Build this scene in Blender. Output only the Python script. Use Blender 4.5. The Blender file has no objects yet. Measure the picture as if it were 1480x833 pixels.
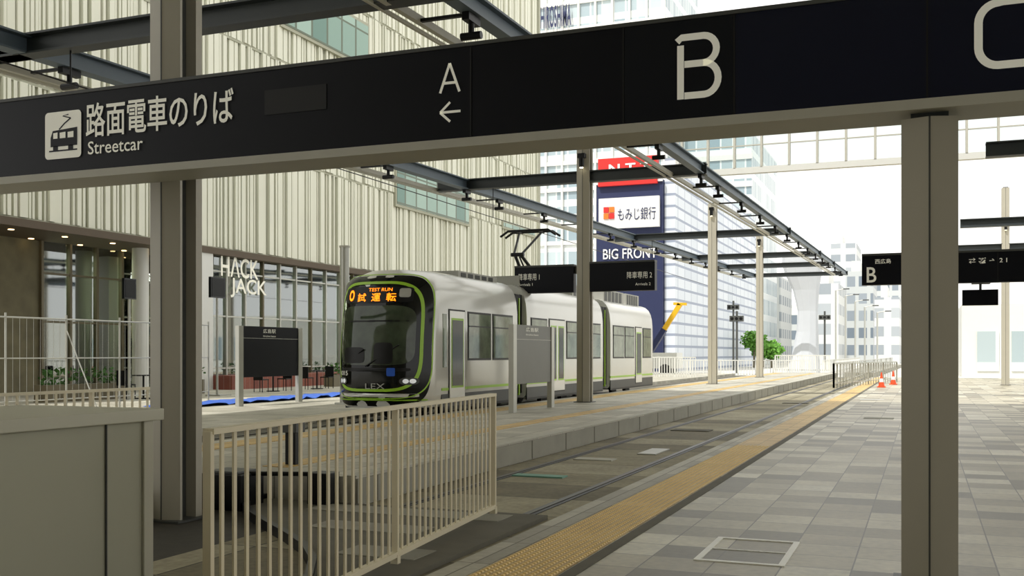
import bpy, math, random
from mathutils import Vector, Matrix
random.seed(7)
FO=1490.0; H=1.6; VH=512.0
th=math.atan(595/FO); c=math.cos(th); s=math.sin(th)
def pY(u,v,Y):
    r=(u-740)/FO; X=-Y*(s-c*r)/(c+s*r); D=-s*X+c*Y
    return X, H+(VH-v)/FO*D
def pX(u,v,X):
    r=(u-740)/FO; Y=-X*(c+s*r)/(s-c*r); D=-s*X+c*Y
    return Y, H+(VH-v)/FO*D
def pZ(u,v,z):
    D=(H-z)*FO/(v-VH); L=D*(u-740)/FO
    return c*L-s*D, s*L+c*D
# ------------------------------------------------------------ materials
def N(nt,t,**k):
    n=nt.nodes.new(t)
    for a,b in k.items(): setattr(n,a,b)
    return n
def M(nt,op,a,b=None,cc=None):
    n=N(nt,'ShaderNodeMath',operation=op)
    for i,x in enumerate((a,b,cc)):
        if x is None: continue
        if isinstance(x,(int,float)): n.inputs[i].default_value=x
        else: nt.links.new(x,n.inputs[i])
    return n.outputs[0]
def lin(col):
    return tuple(((x/255.0)/12.92 if x<=10 else (((x/255.0)+.055)/1.055)**2.4) for x in col)+(1,)
def base(name):
    m=bpy.data.materials.new(name); m.use_nodes=True
    nt=m.node_tree; b=nt.nodes['Principled BSDF']; return m,nt,b
def mat(name,col,rough=.5,metal=0,var=.08,scale=3,emit=0,spec=.5,bump=0):
    m,nt,b=base(name); C=lin(col)
    b.inputs['Roughness'].default_value=rough; b.inputs['Metallic'].default_value=metal
    b.inputs['Specular IOR Level'].default_value=spec
    tc=N(nt,'ShaderNodeTexCoord'); no=N(nt,'ShaderNodeTexNoise'); no.inputs['Scale'].default_value=scale; no.inputs['Detail'].default_value=6
    nt.links.new(tc.outputs['Object'],no.inputs['Vector'])
    mx=N(nt,'ShaderNodeMix',data_type='RGBA')
    mx.inputs[6].default_value=tuple(x*(1-var) for x in C[:3])+(1,)
    mx.inputs[7].default_value=tuple(min(1,x*(1+var)) for x in C[:3])+(1,)
    nt.links.new(no.outputs[0],mx.inputs[0]); nt.links.new(mx.outputs[2],b.inputs['Base Color'])
    if emit:
        b.inputs['Emission Color'].default_value=C; b.inputs['Emission Strength'].default_value=emit
    if bump:
        bp=N(nt,'ShaderNodeBump'); bp.inputs['Strength'].default_value=bump; nt.links.new(no.outputs[0],bp.inputs['Height']); nt.links.new(bp.outputs[0],b.inputs['Normal'])
    return m
def ramp(nt,fac,stops,interp='LINEAR'):
    r=N(nt,'ShaderNodeValToRGB'); r.color_ramp.interpolation=interp
    e=r.color_ramp.elements
    while len(e)<len(stops): e.new(.5)
    for i,(p,col) in enumerate(stops): e[i].position=p; e[i].color=lin(col)
    nt.links.new(fac,r.inputs[0]); return r.outputs[0]
def tilemat(name,sx,sy,stops,grout,gw=.012,rough=.55,dirt=.5,patch=0):
    m,nt,b=base(name)
    g=N(nt,'ShaderNodeNewGeometry'); sp=N(nt,'ShaderNodeSeparateXYZ'); nt.links.new(g.outputs['Position'],sp.inputs[0])
    ax=M(nt,'DIVIDE',sp.outputs[0],sx); ay=M(nt,'DIVIDE',sp.outputs[1],sy)
    cx=N(nt,'ShaderNodeCombineXYZ'); nt.links.new(M(nt,'FLOOR',ax),cx.inputs[0]); nt.links.new(M(nt,'FLOOR',ay),cx.inputs[1])
    w=N(nt,'ShaderNodeTexWhiteNoise'); nt.links.new(cx.outputs[0],w.inputs['Vector'])
    wv=w.outputs['Value']
    if patch:
        c2=N(nt,'ShaderNodeCombineXYZ'); nt.links.new(M(nt,'FLOOR',M(nt,'DIVIDE',ax,2.0)),c2.inputs[0]); nt.links.new(M(nt,'FLOOR',M(nt,'DIVIDE',ay,2.0)),c2.inputs[1]); c2.inputs[2].default_value=3.3
        w2=N(nt,'ShaderNodeTexWhiteNoise'); nt.links.new(c2.outputs[0],w2.inputs['Vector'])
        wv=M(nt,'ADD',M(nt,'MULTIPLY',wv,1-patch),M(nt,'MULTIPLY',w2.outputs['Value'],patch))
    no=N(nt,'ShaderNodeTexNoise'); no.inputs['Scale'].default_value=1.3; no.inputs['Detail'].default_value=8; nt.links.new(g.outputs['Position'],no.inputs['Vector'])
    no2=N(nt,'ShaderNodeTexNoise'); no2.inputs['Scale'].default_value=14; no2.inputs['Detail'].default_value=8; nt.links.new(g.outputs['Position'],no2.inputs['Vector'])
    col=ramp(nt,wv,stops,'CONSTANT')
    d=M(nt,'ADD',M(nt,'MULTIPLY',no.outputs[0],dirt),M(nt,'MULTIPLY',no2.outputs[0],dirt*.9))
    d=M(nt,'ADD',d,1-dirt*.95)
    mx=N(nt,'ShaderNodeMix',data_type='RGBA',blend_type='MULTIPLY'); mx.inputs[0].default_value=1
    nt.links.new(col,mx.inputs[6]); cc=N(nt,'ShaderNodeCombineColor')
    for i in range(3): nt.links.new(d,cc.inputs[i])
    nt.links.new(cc.outputs[0],mx.inputs[7])
    fx=M(nt,'LESS_THAN',M(nt,'FRACT',ax),gw/sx); fy=M(nt,'LESS_THAN',M(nt,'FRACT',ay),gw/sy)
    gr=M(nt,'MAXIMUM',fx,fy)
    m2=N(nt,'ShaderNodeMix',data_type='RGBA'); nt.links.new(gr,m2.inputs[0]); nt.links.new(mx.outputs[2],m2.inputs[6]); m2.inputs[7].default_value=lin(grout)
    nt.links.new(m2.outputs[2],b.inputs['Base Color']); b.inputs['Roughness'].default_value=rough
    return m
def gridmat(name,colA,colB,line,su,sv,lu,lv,rough=.3,phase=0.0):
    m,nt,b=base(name)
    g=N(nt,'ShaderNodeNewGeometry'); sp=N(nt,'ShaderNodeSeparateXYZ'); nt.links.new(g.outputs['Position'],sp.inputs[0])
    u=M(nt,'DIVIDE',M(nt,'ADD',sp.outputs[0],sp.outputs[1]),su); v=M(nt,'ADD',M(nt,'DIVIDE',sp.outputs[2],sv),phase)
    cx=N(nt,'ShaderNodeCombineXYZ'); nt.links.new(M(nt,'FLOOR',u),cx.inputs[0]); nt.links.new(M(nt,'FLOOR',v),cx.inputs[1])
    w=N(nt,'ShaderNodeTexWhiteNoise'); nt.links.new(cx.outputs[0],w.inputs['Vector'])
    mx=N(nt,'ShaderNodeMix',data_type='RGBA'); nt.links.new(w.outputs['Value'],mx.inputs[0]); mx.inputs[6].default_value=lin(colA); mx.inputs[7].default_value=lin(colB)
    ln=M(nt,'MAXIMUM',M(nt,'LESS_THAN',M(nt,'FRACT',u),lu),M(nt,'LESS_THAN',M(nt,'FRACT',v),lv))
    m2=N(nt,'ShaderNodeMix',data_type='RGBA'); nt.links.new(ln,m2.inputs[0]); nt.links.new(mx.outputs[2],m2.inputs[6]); m2.inputs[7].default_value=lin(line)
    nt.links.new(m2.outputs[2],b.inputs['Base Color']); b.inputs['Roughness'].default_value=rough
    return m
def glassmat(name,tint,alpha=.35,rough=.03):
    m,nt,b=base(name)
    tr=N(nt,'ShaderNodeBsdfTransparent'); tr.inputs[0].default_value=lin(tint)
    gl=N(nt,'ShaderNodeBsdfGlossy'); gl.inputs['Roughness'].default_value=rough; gl.inputs[0].default_value=(.9,.95,.95,1)
    fr=N(nt,'ShaderNodeFresnel'); fr.inputs[0].default_value=1.5
    f=M(nt,'ADD',fr.outputs[0],alpha)
    mx=N(nt,'ShaderNodeMixShader'); nt.links.new(f,mx.inputs[0]); nt.links.new(tr.outputs[0],mx.inputs[1]); nt.links.new(gl.outputs[0],mx.inputs[2])
    nt.links.new(mx.outputs[0],nt.nodes['Material Output'].inputs[0])
    return m
m_steel=mat('painted_steel_warm_grey',(178,173,158),.45,var=.05)
m_steel2=mat('dark_steel_and_web_shade',(74,76,74),.5)
m_white=mat('white_paint',(220,220,214),.45,var=.03)
m_beam=mat('dark_grey_beam_paint',(56,62,64),.5)
m_bluebeam=mat('blue_grey_beam_paint',(94,108,120),.5)
m_light=mat('light_grey_rail_paint',(190,188,176),.5)
m_sign=mat('sign_navy_black',(12,14,23),.4,var=.15,spec=.22)
m_sign2=mat('sign_charcoal',(18,21,29),.4,var=.1,spec=.22)
m_sign3=mat('sign_navy',(15,20,42),.4,var=.1,spec=.28)
m_seam=mat('seam_black',(3,3,4),.6)
m_txt=mat('sign_white_lettering',(230,228,214),.5,var=.02,emit=.2)
m_black=mat('black_plastic',(14,15,16),.4,spec=.3)
m_fence=mat('cream_fence_paint',(222,212,184),.45,var=.04)
m_cab=mat('cabinet_grey_green',(168,167,147),.5,var=.03)
m_cabl=mat('cabinet_lid',(186,184,166),.45,var=.03)
m_conc=mat('concrete_grey',(150,148,136),.8,var=.18,scale=2.5,bump=.1)
m_concd=mat('concrete_dark',(100,97,85),.85,var=.3,scale=3,bump=.2)
m_dirt=mat('dark_ballast',(54,50,42),.7,var=.5,scale=9,bump=.5)  # dark brown rubble colour with strong mottling
m_kerb=mat('kerb_stone',(182,180,168),.7,var=.08)
m_rail=mat('rail_steel',(60,56,50),.35,.7)
m_plat=tilemat('platform_pavers',.6,.6,[(0,(180,176,161)),(.4,(167,163,148)),(.75,(192,188,174))],(112,108,96),.016)
m_floor=tilemat('floor_tiles_patchwork',.5,.5,[(0,(192,186,165)),(.26,(146,138,116)),(.42,(178,171,149)),(.56,(114,106,85)),(.66,(162,154,132)),(.82,(204,199,180))],(92,86,71),.012,.42,.8,.45)
m_track=tilemat('track_bed_slabs',2.6,1.2,[(0,(140,133,108)),(.35,(114,107,85)),(.7,(156,149,125))],(70,66,54),.02,.75,1.0)
m_border=tilemat('border_pavers',.4,.9,[(0,(180,176,160)),(.5,(158,153,138))],(106,102,88),.014)
m_tact=tilemat('tactile_yellow',.3,.3,[(0,(202,168,98)),(.5,(192,158,90)),(.8,(210,178,108))],(136,112,66),.01,.5,.4)
m_tactd=mat('tactile_dots_yellow',(238,206,132),.5)
m_ground=mat('pale_pavement',(200,198,190),.8,var=.1,scale=.3)  # pale grey concrete, slightly mottled
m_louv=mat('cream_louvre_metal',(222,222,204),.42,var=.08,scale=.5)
m_louvd=mat('louvre_recess_shade',(128,130,108),.6,var=.1)
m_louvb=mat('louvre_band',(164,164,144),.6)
m_soff=mat('brown_soffit',(84,70,52),.6)
m_teal=gridmat('teal_window_glass',(92,130,118),(158,186,172),(84,98,76),1.3,1.6,.12,.06,.08)
m_tower=gridmat('tower_curtain_wall',(142,160,168),(194,206,208),(226,230,228),1.8,3.4,.12,.3,.2)
m_whiteb=gridmat('white_louvre_building',(206,213,222),(222,227,234),(150,159,178),3.0,1.1,.05,.22,.5)
m_far=gridmat('far_apartments',(142,150,158),(182,187,191),(212,214,212),3.4,3.2,.35,.45,.6)
m_far2=gridmat('far_offices',(112,124,136),(154,162,170),(194,198,198),2.2,3.4,.3,.4,.5)
m_navy=mat('navy_cladding',(34,42,80),.5)
m_red=mat('red_sign',(206,40,36),.5)
m_bill=mat('white_billboard',(226,226,226),.5,var=.01)
m_orange=mat('orange_logo',(232,120,40),.5)
m_green=mat('lime_green_paint',(160,208,54),.35,var=.03)
m_tram=mat('streetcar_silver_white',(228,228,222),.2,metal=.2,var=.02)
m_tramg=mat('streetcar_grey_roof',(176,176,168),.5)
m_tglass=mat('streetcar_dark_glass',(10,13,12),.08,spec=.3)
m_led=mat('orange_led_text',(255,130,8),.5,emit=2.5)
m_hl=mat('headlight_lens',(235,238,240),.15,emit=.3)
m_blue=mat('blue_tarp',(60,104,200),.5,var=.2,scale=4,bump=.4)
m_bluesign=mat('blue_sign',(40,90,190),.4)
m_glass=glassmat('shopfront_glass',(218,226,212),.26)
m_glassc=glassmat('canopy_glass',(244,248,248),.0)
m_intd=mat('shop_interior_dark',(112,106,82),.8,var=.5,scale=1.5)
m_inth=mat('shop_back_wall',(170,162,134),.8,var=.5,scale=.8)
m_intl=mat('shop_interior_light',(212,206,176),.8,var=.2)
m_mull=mat('bronze_mullion',(110,102,80),.5)
m_brick=tilemat('red_brick',.3,.3,[(0,(140,76,58)),(.5,(122,62,48))],(160,150,140),.01)
m_leaf=mat('hedge_leaf',(58,98,36),.7,var=.5,scale=20)
m_leafs=mat('street_tree_leaf',(96,148,50),.7,var=.5,scale=4)  # mid green foliage colour with strong mottling
m_lamp=mat('lamp_emitter',(255,240,200),.5,emit=4)
m_warm=mat('downlight_emitter',(255,214,150),.5,emit=6)
m_cone=mat('traffic_cone_orange',(228,78,30),.5)
m_pipe=mat('galvanised_pipe',(184,184,176),.35,.5)
m_hatch=mat('hatch_frame_metal',(248,246,238),.4)
m_yellow=mat('crane_yellow',(230,180,30),.5)
m_screen=mat('monitor_screen',(18,22,26),.15)
m_teals=mat('teal_marking',(110,158,140),.6)
m_roof=mat('shade_roof_panel',(206,203,188),.6)
m_wall=mat('blocker_wall_panel',(150,146,130),.6)
# ------------------------------------------------------------ mesh builder
class MB:
    def __init__(self): self.v=[];self.f=[];self.m=[];self.mats=[];self.sm=[]
    def mi(self,m):
        if m not in self.mats: self.mats.append(m)
        return self.mats.index(m)
    def add(self,vs,fs,m,smooth=False):
        o=len(self.v); self.v+= [tuple(x) for x in vs]; k=self.mi(m)
        for f in fs: self.f.append([i+o for i in f]); self.m.append(k); self.sm.append(smooth)
    def box(self,x0,x1,y0,y1,z0,z1,m):
        x0,x1=sorted((x0,x1));y0,y1=sorted((y0,y1));z0,z1=sorted((z0,z1))
        vs=[(x0,y0,z0),(x1,y0,z0),(x1,y1,z0),(x0,y1,z0),(x0,y0,z1),(x1,y0,z1),(x1,y1,z1),(x0,y1,z1)]
        self.add(vs,[(0,3,2,1),(4,5,6,7),(0,1,5,4),(1,2,6,5),(2,3,7,6),(3,0,4,7)],m)
    def beam(self,p0,p1,w,h,m):
        p0=Vector(p0);p1=Vector(p1);d=(p1-p0).normalized()
        up=Vector((0,0,1)) if abs(d.z)<.95 else Vector((0,1,0))
        r=d.cross(up).normalized(); up=r.cross(d).normalized()
        vs=[]
        for p in (p0,p1):
            for a,b in ((-1,-1),(1,-1),(1,1),(-1,1)): vs.append(p+r*a*w/2+up*b*h/2)
        self.add(vs,[(0,3,2,1),(4,5,6,7),(0,1,5,4),(1,2,6,5),(2,3,7,6),(3,0,4,7)],m)
    def ibeam(self,p0,p1,w,h,m,t=.03):
        p0=Vector(p0);p1=Vector(p1);z=Vector((0,0,h/2-t/2))
        self.beam(p0+z,p1+z,w,t,m); self.beam(p0-z,p1-z,w,t,m); self.beam(p0,p1,t,h-2*t,m)
    def cyl(self,p0,p1,r,m,n=10,r2=None,smooth=True):
        if r2 is None: r2=r
        p0=Vector(p0);p1=Vector(p1);d=(p1-p0).normalized()
        a=d.orthogonal().normalized();b=d.cross(a)
        vs=[]
        for p,rr in ((p0,r),(p1,r2)):
            for i in range(n):
                t=2*math.pi*i/n; vs.append(p+(a*math.cos(t)+b*math.sin(t))*rr)
        self.add(vs,[(i,(i+1)%n,n+(i+1)%n,n+i) for i in range(n)],m,smooth)
        self.add(vs,[tuple(range(n))[::-1],tuple(range(n,2*n))],m)
    def poly(self,pts,z0,z1,m):
        n=len(pts); vs=[(x,y,z0) for x,y in pts]+[(x,y,z1) for x,y in pts]
        self.add(vs,[tuple(range(n))[::-1],tuple(range(n,2*n))]+[(i,(i+1)%n,n+(i+1)%n,n+i) for i in range(n)],m)
    def quad(self,pts,m): self.add(pts,[tuple(range(len(pts)))],m)
    def ribbonY(self,pts,w,y,m):
        P=[Vector(p) for p in pts]; L=[];R=[]
        for i,p in enumerate(P):
            d=(P[min(i+1,len(P)-1)]-P[max(i-1,0)]).normalized(); n=Vector((-d.y,d.x))
            L.append(p+n*w/2);R.append(p-n*w/2)
        vs=[(p.x,y,p.y) for p in L]+[(p.x,y,p.y) for p in R]; k=len(P)
        self.add(vs,[(i,i+1,k+i+1,k+i) for i in range(k-1)],m)
    def build(self,name,parent=None,bevel=0):
        me=bpy.data.meshes.new(name); me.from_pydata(self.v,[],self.f)
        for m in self.mats: me.materials.append(m)
        me.polygons.foreach_set('material_index',self.m); me.polygons.foreach_set('use_smooth',self.sm); me.update()
        o=bpy.data.objects.new(name,me); bpy.context.scene.collection.objects.link(o)
        if parent: o.parent=parent
        if bevel:
            b=o.modifiers.new('bevel','BEVEL'); b.width=bevel; b.segments=2; b.limit_method='ANGLE'
        return o
def text(sx,name,plane,coord,u0,v0,u1,v1,m,parent,off=.006,bold=0,italic=0):
    cu=bpy.data.curves.new(name,'FONT'); cu.body=sx; cu.size=1; cu.offset=bold; cu.resolution_u=3; cu.shear=italic
    o=bpy.data.objects.new(name+'_tmp',cu); bpy.context.scene.collection.objects.link(o)
    dg=bpy.context.evaluated_depsgraph_get(); dg.update()
    me=bpy.data.meshes.new_from_object(o.evaluated_get(dg)); bpy.data.objects.remove(o)
    if not me.vertices: return None
    xs=[v.co.x for v in me.vertices];ys=[v.co.y for v in me.vertices]
    ax,bx,ay,by=min(xs),max(xs),min(ys),max(ys)
    um=(u0+u1)/2
    if plane=='Y':
        a0=pY(u0,v0,coord)[0];a1=pY(u1,v0,coord)[0]; z1=pY(um,v0,coord)[1]; z0=pY(um,v1,coord)[1]
    else:
        a0=pX(u0,v0,coord)[0];a1=pX(u1,v0,coord)[0]; z1=pX(um,v0,coord)[1]; z0=pX(um,v1,coord)[1]
    for v in me.vertices:
        a=a0+(v.co.x-ax)/(bx-ax)*(a1-a0); z=z0+(v.co.y-ay)/(by-ay)*(z1-z0)
        v.co=(a,coord-off,z) if plane=='Y' else (coord+off,a,z)
    me.materials.clear(); me.materials.append(m)
    ob=bpy.data.objects.new(name,me); bpy.context.scene.collection.objects.link(ob); ob.parent=parent
    return ob
# ------------------------------------------------------------ ground
g=MB(); g.box(-120,120,-30,320,-.4,-.06,m_ground); g.build('ground')
b=MB(); b.box(-3.3,26,-8,75,-.06,0,m_floor); b.build('floor')
b=MB(); b.box(-3.33,-3.06,5.2,75,-.05,.004,m_border); b.box(-2.44,-2.33,-4,75,0,.006,m_concd)
b.build('drain_channel_border')
b=MB(); b.box(-3.04,-2.46,-2,75,0,.006,m_tact)
for j in range(0,210):
    for i in range(9):
        x=-3.04+.035+i*.064; y=5.6+j*.06
        b.add([(x-.019,y-.019,.006),(x+.019,y-.019,.006),(x+.019,y+.019,.006),(x-.019,y+.019,.006),(x-.01,y-.01,.016),(x+.01,y-.01,.016),(x+.01,y+.01,.016),(x-.01,y+.01,.016)],[(0,1,5,4),(1,2,6,5),(2,3,7,6),(3,0,4,7),(4,5,6,7)],m_tactd)
b.build('tactile_paving_strip')
b=MB(); b.box(-5.55,-3.33,5.2,75,-.06,-.01,m_track)
for x in (-5.12,-3.69):
    b.box(x-.035,x+.035,9.6,75,-.01,.004,m_rail); b.box(x+.036,x+.085,9.6,75,-.01,-.004,m_black)
b.build('tram_track_bed')
b=MB(); b.box(-12.6,-9.86,0,75,-.06,.06,m_concd)
for x in (-11.9,-10.46): b.box(x-.035,x+.035,0,75,.06,.075,m_rail)
b.build('tram_track_bed')
IZ=.3
b=MB(); b.poly([(-9.84,0),(-7.1,0),(-7.1,9.5),(-5.57,9.5),(-5.57,74),(-9.84,74)],-.05,IZ,m_plat)
b.box(-5.72,-5.56,9.5,74,IZ,IZ+.012,m_kerb)
b.box(-5.57,-5.545,9.5,74,.0,IZ-.02,m_conc)
for i in range(40): b.box(-5.56,-5.54,9.9+i*1.6,9.93+i*1.6,0,IZ-.02,m_concd)
b.build('island_platform')
b=MB()
b.box(-9.5,-8.95,1,72,IZ,IZ+.008,m_tact); b.box(-7.1,-6.75,10,72,IZ,IZ+.008,m_tact)
b.build('tactile_paving_strip')
b=MB(); b.box(-40,-12.62,0,75,-.05,.2,m_plat); b.build('far_platform')
b=MB(); b.box(-7.08,-3.34,-4,9.48,-.06,-.012,m_dirt); b.build('ballast_ground')
arc=[(-3.75,5.5),(-3.95,6.1),(-4.25,6.62),(-4.62,7.08),(-5.05,7.48),(-5.5,7.86),(-5.98,8.28),(-6.4,8.72),(-6.62,9.1),(-6.68,9.45)]
b=MB(); b.poly([(-3.4,9.45),(-3.4,5.5)]+arc,-.012,.03,m_concd)
b.box(-5.2,-4.1,8.0,8.4,.03,.036,m_conc); b.box(-5.8,-3.7,8.9,9.3,.03,.036,m_conc); b.box(-4.3,-3.6,7.0,7.4,.03,.036,m_conc)
for i in range(len(arc)-1):
    b.beam((arc[i][0],arc[i][1],.035),(arc[i+1][0],arc[i+1][1],.035),.06,.09,m_black)
b.build('curved_kerb_slab')
b=MB()
x,y=-6.98,8.75
b.box(x,x+.5,y,y+.4,-.012,.36,m_black); b.box(x+1.0,x+1.25,9.2,9.44,.03,.36,m_black)
b.cyl((x+.3,y+.1,.36),(x+1.1,9.3,.34),.025,m_black); b.box(x+.06,x+.44,y+.03,y+.36,.36,.39,m_steel2)
b.build('track_equipment_box',bevel=.01)
b=MB(); px,py=pZ(424,672,IZ)
b.box(px-.07,px+.07,py-.07,py+.07,IZ,IZ+.42,m_black); b.box(px-.1,px+.1,py-.1,py+.1,IZ+.38,IZ+.5,m_steel2); b.build('platform_bollard',bevel=.01)
b=MB()
p=[pZ(1005,806,0),pZ(1132,820,0),pZ(1158,785,0),pZ(1040,777,0)]
y1=p[2][1]; y0=min(p[0][1],p[1][1]); x1=(p[1][0]+p[2][0])/2; x0=(p[0][0]+p[3][0])/2
w=.05
for (a,bb,d,e) in ((x0,x1,y0,y0+w),(x0,x1,y1-w,y1),(x0,x0+w,y0+w,y1-w),(x1-w,x1,y0+w,y1-w)): b.box(a,bb,d,e,-.01,.008,m_hatch)
ym=(y0+y1)/2
b.box(x0+w,x1-w,ym-.012,ym+.012,-.01,.006,m_hatch)
b.build('floor_access_hatch')
b=MB()
for (u,v,sx,sy,mm) in ((780,688,.7,.22,m_teals),(945,653,.3,1.0,m_pipe),(1000,622,.8,.5,m_concd),(860,664,.6,.3,m_kerb),(1270,605,.7,.6,m_conc),(1260,578,.8,.6,m_pipe),(1150,583,.8,.5,m_concd)):
    X,Y=pZ(u,v,0); b.box(X-sx/2,X+sx/2,Y-sy/2,Y+sy/2,-.01,.008,mm)
b.build('manhole_covers')
# ------------------------------------------------------------ main sign beam
YS=7.5
sg=MB()
XL=pY(-160,0,YS)[0]; XR=pY(1700,0,YS)[0]
zb=pY(0,258,YS)[1]; zt=pY(0,150,YS)[1]
xm_=pY(1062,0,YS)[0]
sg.box(XL,xm_,YS-.02,YS+.30,zb,zt,m_sign); sg.box(xm_,XR,YS-.02,YS+.30,zb,zt,m_sign3)
sg.box(XL,XR,YS-.05,YS+.42,zb-.07,zb,m_light)
sg.box(XL,XR,YS-.03,YS+.36,zt,zt+.03,m_steel2)
for u in (682,902,1062,1340):
    X=pY(u,100,YS)[0]; sg.box(X-.006,X+.006,YS-.026,YS,zb,zt,m_seam)
xa,xb=pY(904,0,YS)[0],pY(1060,0,YS)[0]; sg.box(xa,xb,YS-.024,YS,zb+.004,zt-.004,m_sign2)
xa,xb=pY(385,0,YS)[0],pY(474,0,YS)[0]; sg.box(xa,xb,YS-.026,YS,pY(430,163,YS)[1],pY(430,127,YS)[1],m_seam)
yy=YS-.032
def P(u,v): return pY(u,v,YS)
def glyph(u0,v0,u1,v1,strokes,wd):
    um_=(u0+u1)/2; x0=P(u0,v0)[0];x1=P(u1,v0)[0];z1=P(um_,v0)[1];z0=P(um_,v1)[1]; hh=z1-z0; ww=x1-x0
    for st in strokes: sg.ribbonY([(x0+a*ww,z0+q*hh) for a,q in st],wd,yy,m_txt)
def arcp(cx,cy,rx,ry,a0,a1,n=12): return [(cx+rx*math.cos(math.radians(a0+(a1-a0)*i/n)),cy+ry*math.sin(math.radians(a0+(a1-a0)*i/n))) for i in range(n+1)]
glyph(980,50,1043,143,[[(.08,0),(.08,.84)],[(.0,.9),(.1,.96),(.6,.96)]+arcp(.6,.75,.30,.21,88,-88)+[(.17,.54)],[(.6,.54)]+arcp(.62,.295,.32,.245,88,-88)+[(.17,.05)]],.05)
glyph(638,93,667,135,[[(0.02,0),(.5,1)],[(.5,1),(.98,0)],[(.2,.33),(.8,.33)]],.022)
glyph(638,149,668,177,[[(.02,.5),(1,.5)],[(.5,1.0),(.02,.5)],[(.02,.5),(.5,0)]],.02)
glyph(1408,2,1492,98,[[(1.0,.98),(.5,.98)]+arcp(.42,.68,.35,.29,90,178,8)+arcp(.42,.32,.35,.29,182,268,8)+[(1.0,.03)]],.052)
xa,xb=P(69,0)[0],P(121,0)[0]; za,zc=P(95,230)[1],P(95,162)[1]
def rrect(x0,x1,z0,z1,r,y,m,n=5):
    pts=[]
    for (cx,cz,a) in ((x1-r,z1-r,0),(x0+r,z1-r,90),(x0+r,z0+r,180),(x1-r,z0+r,270)):
        for i in range(n+1):
            t=math.radians(a+90*i/n); pts.append((cx+r*math.cos(t),y,cz+r*math.sin(t)))
    return pts
sg.quad(rrect(xa,xb,za,zc,.04,yy,None)[::-1],m_txt)
wI=xb-xa;hI=zc-za
def I(a,q): return (xa+a*wI,za+q*hI)
y2=yy-.003
def ribI(pts,w): sg.ribbonY([I(*p_) for p_ in pts],w,y2,m_sign)
def polyI(pts,m,o=0): sg.quad([(I(*p_)[0],y2-o,I(*p_)[1]) for p_ in pts],m)
polyI([(.16,.26),(.9,.26),(.9,.64),(.22,.60),(.16,.45)],m_sign)
for a0,a1 in ((.24,.36),(.42,.58),(.64,.80)): polyI([(a0,.43),(a1,.43),(a1,.56),(a0,.55)],m_txt,.002)
ribI([(.12,.17),(.9,.17)],.014)
ribI([(.4,.62),(.55,.74),(.72,.84)],.014); ribI([(.72,.84),(.5,.9),(.66,.92)],.012)
for a in (.3,.72): ribI([(a-.07,.23),(a+.07,.23)],.04)
sign=sg.build('overhead_wayfinding_sign')
text('路面電車のりば','lettering_japanese','Y',YS,128,139,341,190,m_txt,sign,.034,.012)
text('Streetcar','lettering_english','Y',YS,131,202,210,221,m_txt,sign,.034,.006)
# ------------------------------------------------------------ H columns
def hcol(x,y,z0,z1,w=.36,name='steel_column',lamp=None,m=m_steel):
    b=MB(); h=w/2
    b.poly([(x-h,y-h+.04),(x,y-h-.015),(x+h,y-h+.04),(x+h,y-h+.07),(x-h,y-h+.07)],z0+.02,z1,m)
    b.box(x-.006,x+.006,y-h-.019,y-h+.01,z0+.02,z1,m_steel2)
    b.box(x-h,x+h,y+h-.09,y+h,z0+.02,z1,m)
    b.box(x-.06,x+.06,y-h+.06,y+h-.05,z0+.02,z1,m_steel2)  # web takes the darker steel copy, recess shade put into its colour
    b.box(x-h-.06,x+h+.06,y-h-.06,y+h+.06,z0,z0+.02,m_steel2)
    b.box(x-.12,x+.12,y-.12,y+.12,z1,z1+.04,m_beam)
    if lamp:
        b.box(x-.1,x+.1,y-h-.16,y-h,lamp,lamp+.12,m_black); b.cyl((x,y-h-.1,lamp-.25),(x,y-h-.1,lamp),.07,m_black); b.cyl((x,y-h-.1,lamp-.27),(x,y-h-.1,lamp-.25),.05,m_lamp)
    return b.build(name)
xr=(pY(1300,400,YS)[0]+pY(1388,400,YS)[0])/2
hcol(xr,YS+.2,0,zb-.11)
ycl=YS+.62
hcol(pY(217,400,ycl-.14)[0]+.18,ycl,-.01,6.1)
CX=-8.5
cols=[]
for u,vt in ((845,215),(1030,295),(1098,342)):
    Y,z=pX(u,vt,CX); hcol(CX,Y,IZ,z,lamp=z-.3); cols.append(Y)
Y1,Y2,Y3=cols
for Yc in (Y2,Y3):
    hcol(3.9,Yc,0,pY(1452,272,Y3)[1]-.3 if Yc==Y2 else pY(1452,272,Y3)[1],lamp=8.2)
hcol(6.5,Y1,0,7.5)
# ------------------------------------------------------------ canopy frame
SL=.0225
def zr(y): return 6.38+SL*(y-Y1)
YE=80
fr=MB()
YN=-2
fr.ibeam((-5.35,YN,zr(YN)),(-5.35,YE,zr(YE)),.2,.26,m_bluebeam)
fr.ibeam((-12,YN,zr(YN)),(-12,YE,zr(YE)),.24,.28,m_bluebeam)
for X in (-6.1,-12.9):
    fr.beam((X,YN,zr(YN)-.1),(X,YE,zr(YE)-.1),.08,.10,m_light)
    fr.beam((X-.16,YN,zr(YN)-.14),(X-.16,YE,zr(YE)-.14),.04,.05,m_light)
for Y in (2.5,11.2,Y1,Y2,Y3,68,79.8):
    fr.ibeam((-12.9,Y,zr(Y)),(-5.2,Y,zr(Y)),.26,.3,m_beam)
fr.ibeam((-20,11.2,zr(11.2)),(-12,11.2,zr(11.2)),.3,.3,m_beam)
fr.build('canopy_steel_frame')
fr=MB()
for Y in (Y1,Y2,Y3): fr.ibeam((1.35,Y,zr(Y)),(16,Y,zr(Y)),.3,.34,m_beam)
for X in (6.5,12): fr.ibeam((X,Y1-8,zr(Y1-8)),(X,66,zr(66)),.3,.34,m_bluebeam)
fr.build('canopy_steel_frame')
sp=MB()
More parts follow.
